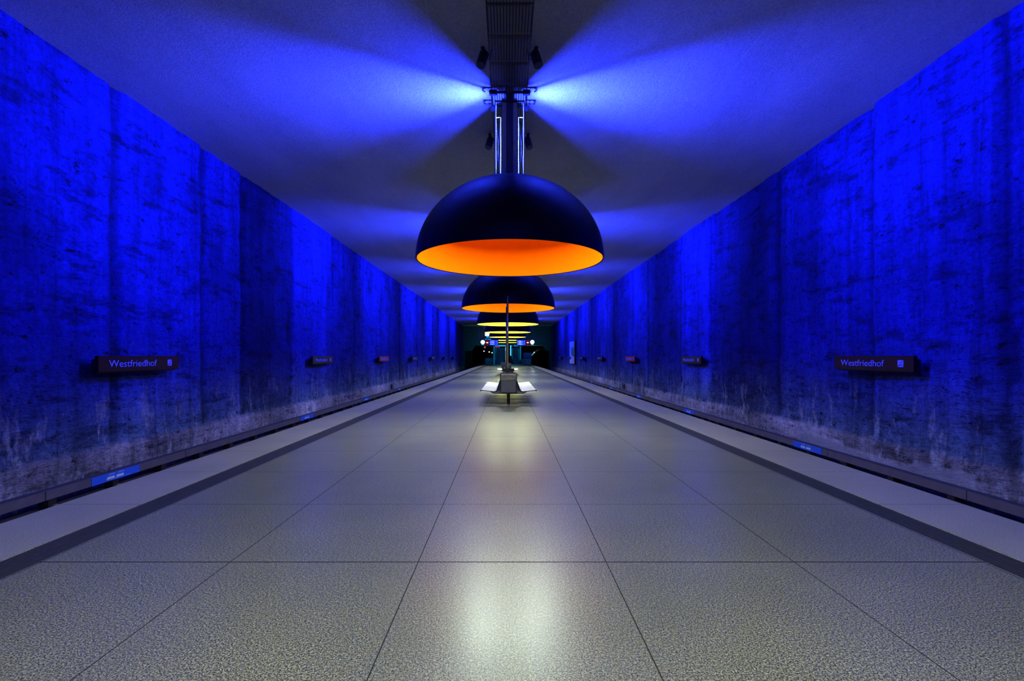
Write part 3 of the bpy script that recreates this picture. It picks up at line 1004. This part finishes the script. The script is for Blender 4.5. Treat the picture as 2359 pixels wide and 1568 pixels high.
# tunnels on both sides and the stair hall between them
tn = MB()
for sg in (-1, 1):
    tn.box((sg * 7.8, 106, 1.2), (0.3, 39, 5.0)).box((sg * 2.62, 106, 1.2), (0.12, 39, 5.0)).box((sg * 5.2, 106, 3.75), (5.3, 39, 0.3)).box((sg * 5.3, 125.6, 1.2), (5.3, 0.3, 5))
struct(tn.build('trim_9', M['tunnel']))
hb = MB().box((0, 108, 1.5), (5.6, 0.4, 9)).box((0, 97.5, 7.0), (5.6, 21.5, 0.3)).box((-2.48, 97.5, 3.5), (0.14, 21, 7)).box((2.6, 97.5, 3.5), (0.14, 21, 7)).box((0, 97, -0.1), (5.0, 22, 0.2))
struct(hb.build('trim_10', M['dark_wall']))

# wet lining in the right tunnel, lit by a work lamp
rk = MB()
k = rk.bm; gr = []
for i in range(26):
    row = []
    for j in range(16):
        yv = 87 + i * 0.5; a = j / 15 * PI * 0.5
        x = 3.95 + 3.4 * math.sin(a) ** 0.9 + 0.35 * noise.noise(Vector((i * 0.6, j * 0.7, 3)))
        z = -0.6 + 3.6 * (math.cos(a)) + 0.35 * noise.noise(Vector((i * 0.5, j * 0.6, 8)))
        x = 7.5 - (x - 3.95)
        row.append(k.verts.new((x, yv, z)))
    gr.append(row)
for A, B in zip(gr[:-1], gr[1:]):
    for j in range(15):
        k.faces.new((A[j], A[j + 1], B[j + 1], B[j]))
struct(rk.build('trim_11', M['rock'], smooth=True))
def point(name, loc, p, col, r=0.1):
    d = bpy.data.lights.new(name, 'POINT'); d.energy = p; d.color = col; d.shadow_soft_size = r
    o = bpy.data.objects.new(name, d); COL.objects.link(o); o.location = loc
    return o
point('tunnel_work_light', (5.0, 94.5, 2.4), 60, (0.6, 1.0, 0.9), 0.05)

for px, py, D, lb_ in ((1115.0, 808.5, 100, 'small white tunnel lamp in the left tunnel, nearest of the three'),
                       (1127.0, 810.5, 104, 'small white tunnel lamp in the left tunnel, middle of the three'),
                       (1134.0, 812.0, 104, 'small white tunnel lamp in the left tunnel, rightmost of the three')):
    D = min(D, 104)
    x = X(px, D)
    t = thing('tunnel_lamp', lb_, 'lamp', (x, D, Z(py, D)), 0, 'small lamps in the left tunnel')
    k = MB(); q = bmesh.ops.create_uvsphere(k.bm, u_segments=12, v_segments=8, radius=0.09)
    k.build('lamp_glass', M['tunnel_lamp'], t, smooth=True)
    MB().box((0, 0.08, 0.08), (0.2, 0.06, 0.16)).build('lamp_back', M['black'], t)

t = thing('signal_lamp', 'tiny red signal light under the left display', 'signal', (X(1117.2, 85.5), 85.0, Z(799.8, 85.5)))
MB().cyl((0, 0, 0), (0, -0.05, 0), 0.10, seg=16).build('red_lens', M['red_signal'], t)
MB().box((0, 0.08, 0), (0.34, 0.16, 0.55)).build('signal_housing', M['black'], t)
MB().box((0, 0.12, (CZ - Z(799.8, 85.5)) / 2 + 0.2), (0.06, 0.06, CZ - Z(799.8, 85.5) - 0.4)).build('hanger', M['black'], t)

# low parapets left and right at the end of the platform
def parapet(px0, px1, py0, label, note):
    D = 84.5
    x0, x1, zt = X(px0, D), X(px1, D), Z(py0, D)
    t = thing('end_parapet', label, 'parapet', ((x0 + x1) / 2, D, 0))
    MB().box((0, 0, zt / 2), (x1 - x0, 0.2, zt), bev=0.01).build('parapet_body', M['parapet'], t)
    nx, nz, nw, nh = note
    MB().box((X(nx, D) - (x0 + x1) / 2, -0.11, Z(nz, D)), (nw, 0.01, nh)).build('notice', M['white'], t)
parapet(1118.0, 1134.8, 824.6, 'low grey parapet at the left far end of the platform', (1126.3, 828.3, 0.26, 0.26))
parapet(1201.0, 1224.0, 826.5, 'low grey parapet with white notice at the right far end', (1214.6, 835.0, 0.50, 0.36))
t = thing('blue_cabinet', 'dark blue upright panel above the right far parapet', 'panel', (X(1214.8, 84.9), 84.9, 0))
MB().box((0, 0, (Z(812, 84.9)) / 2 + 0.02), (X(1224, 84.9) - X(1205.6, 84.9), 0.12, Z(812, 84.9) - 0.04), bev=0.01).build('panel', M['blue_case'], t)
MB().box((0, -0.065, Z(812, 84.9) - 0.1), (X(1224, 84.9) - X(1205.6, 84.9) - 0.06, 0.02, 0.06)).build('top_strip', M['plate_dark'], t)

# stairs / escalators climbing away
def escalator(px0, px1, label, steps_m, rise):
    D0 = 87.0
    x0, x1 = X(px0, D0), X(px1, D0)
    t = thing('escalator', label, 'escalator', ((x0 + x1) / 2, D0, 0))
    wd = x1 - x0
    n = 24
    st = MB()
    for i in range(n):
        st.box((0, 0.3 + 0.36 * i, 0.10 + 0.19 * i - 0.15), (wd, 0.38, 0.30))
        st.box((0, 0.3 + 0.36 * i - 0.2, 0.10 + 0.19 * i - 0.012), (wd, 0.03, 0.03))
    st.build('steps', steps_m, t)
    for sg in (-1, 1):
        MB().poly([(sg * (wd / 2 + 0.06), -0.3, 0.0), (sg * (wd / 2 + 0.06), -0.3, 0.9), (sg * (wd / 2 + 0.06), 0.6, 0.95), (sg * (wd / 2 + 0.06), 9.0, 5.4), (sg * (wd / 2 + 0.06), 9.0, 4.0), (sg * (wd / 2 + 0.06), 0.6, 0.0)], (0.05 * sg, 0, 0)).build('balustrade', M['esc'], t)
    return t, wd
e1, w1 = escalator(1142, 1163, 'left escalator, smooth dark blue, at the far end of the platform', M['esc'], 0.19)
e2, w2 = escalator(1181, 1194.5, 'right escalator with visible steps at the far end of the platform', M['esc'], 0.19)
D0 = 86.6
def glow_bar(parent, px, py0, py1, wpx, m, name):
    x = X(px, D0) - parent.location.x
    z0, z1 = Z(py1, D0), Z(py0, D0)
    MB().box((x, D0 - parent.location.y, (z0 + z1) / 2), (wpx * D0 / F, 0.06, z1 - z0)).build(name, m, parent)
glow_bar(e1, 1138.2, 797, 838.5, 1.6, M['esc_dim'], 'edge_light')
glow_bar(e2, 1176.4, 792, 819, 2.6, M['esc_lit'], 'edge_light')
glow_bar(e2, 1198.4, 797, 828, 1.9, M['esc_dim'], 'edge_light')
for px in (1176.9, 1180.0, 1197.0, 1200.3):
    x = X(px, 85.6) - e2.location.x
    MB().box((x, 85.6 - 87.0, 0.60), (0.12, 0.3, 1.0), bev=0.03).build('newel', M['post'], e2)
    MB().box((x, 85.44 - 87.0, 0.84), (0.13, 0.02, 0.34), bev=0.004).build('newel_light', M['white'], e2)
t = thing('lettered_fascia', 'dark header band with reddish letters above the left escalator', 'sign', (X(1153, 86.5), 85.9, Z(800, 86.5)))
MB().box((0, 0.08, 0), (X(1166, 86.5) - X(1139, 86.5), 0.14, 0.30)).build('band', M['sign_back'], t)
tm = MB()
for i in range(6):
    tm.box((-0.93 + i * 0.15, -0.002, 0.0), (0.09, 0.01, 0.2))
tm.build('letters', M['red_dim'], t)
MB().box((0, 0.06, 0.30), (1.9, 0.1, 0.2)).build('upper_panel', M['cyan_lit'], t)
MB().box((0, 0.09, 1.0), (0.08, 0.06, 1.3)).build('hanger', M['black'], t)
t = thing('escalator_fascia', 'dark header band with dim blue panel above the right escalator', 'panel', (X(1187, 86.5), 85.9, Z(800, 86.5)))
MB().box((0, 0.08, 0), (1.45, 0.14, 0.30)).build('band', M['sign_back'], t)
MB().box((0.1, 0.06, 0.32), (0.75, 0.1, 0.28)).build('upper_panel', M['esc_dim'], t)
MB().box((0.1, 0.09, 1.0), (0.08, 0.06, 1.2)).build('hanger', M['black'], t)

# lit upper window and strip light on the back wall
t = thing('lit_window_box', 'bright white lit box high on the back wall, left of the lamps', 'light box', (X(1122.5, 85.9), 85.8, Z(769, 85.9)))
MB().poly([(-0.44, 0, 0.34), (0.46, 0, 0.34), (0.33, 0, -0.33), (-0.44, 0, -0.33)], (0, 0.1, 0)).build('lit_panel', M['white_lit'], t)
MB().box((0.08, 0.02, -0.52), (0.44, 0.08, 0.26)).build('cyan_panel', M['cyan_lit'], t)
MB().box((0, 0.14, -0.1), (1.1, 0.08, 1.2)).build('housing', M['black'], t)
t = thing('strip_light', 'thin cyan strip light above the left display', 'lamp', (X(1124.6, 80), 80, Z(781, 80)))
MB().box((0, 0, 0), (1.05, 0.08, 0.10)).build('light_tube', M['cyan_lit'], t)
MB().box((0, 0, 0.08), (1.1, 0.12, 0.05)).box((0, 0, (CZ - Z(781, 80)) / 2 + 0.08), (0.04, 0.04, CZ - Z(781, 80) - 0.12)).build('light_housing', M['black'], t)
t = thing('wall_spot', 'tiny pale blue light high on the back wall', 'light', (X(1117, 85.9), 85.9, Z(755, 85.9)))
MB().cyl((0, 0, 0), (0, -0.06, 0), 0.08, seg=12).build('lens', M['esc_lit'], t)
MB().box((0, 0.03, 0), (0.24, 0.08, 0.24)).build('housing', M['black'], t)

# cool daylight tubes of the stair hall; unseen area lights before the end wall tint it teal
def big_area(name, loc, direction, sx, sy, p, col):
    d = bpy.data.lights.new(name, 'AREA'); d.shape = 'RECTANGLE'; d.size = sx; d.size_y = sy
    d.energy = p; d.color = col
    o = bpy.data.objects.new(name, d); COL.objects.link(o); o.location = loc
    o.rotation_euler = Vector(direction).to_track_quat('-Z', 'Y').to_euler()
big_area('stair_hall_light', (0, 94, 6.7), (0, -0.5, -1), 4, 1.0, 420, (0.05, 0.6, 1.0))
for sx in (-1, 1):
    big_area('end_wall_light', (sx * 3.6, 82.5, 3.2), (sx * 0.5, 1, 0.1), 0.8, 0.3, 28, (0.02, 0.5, 0.8))
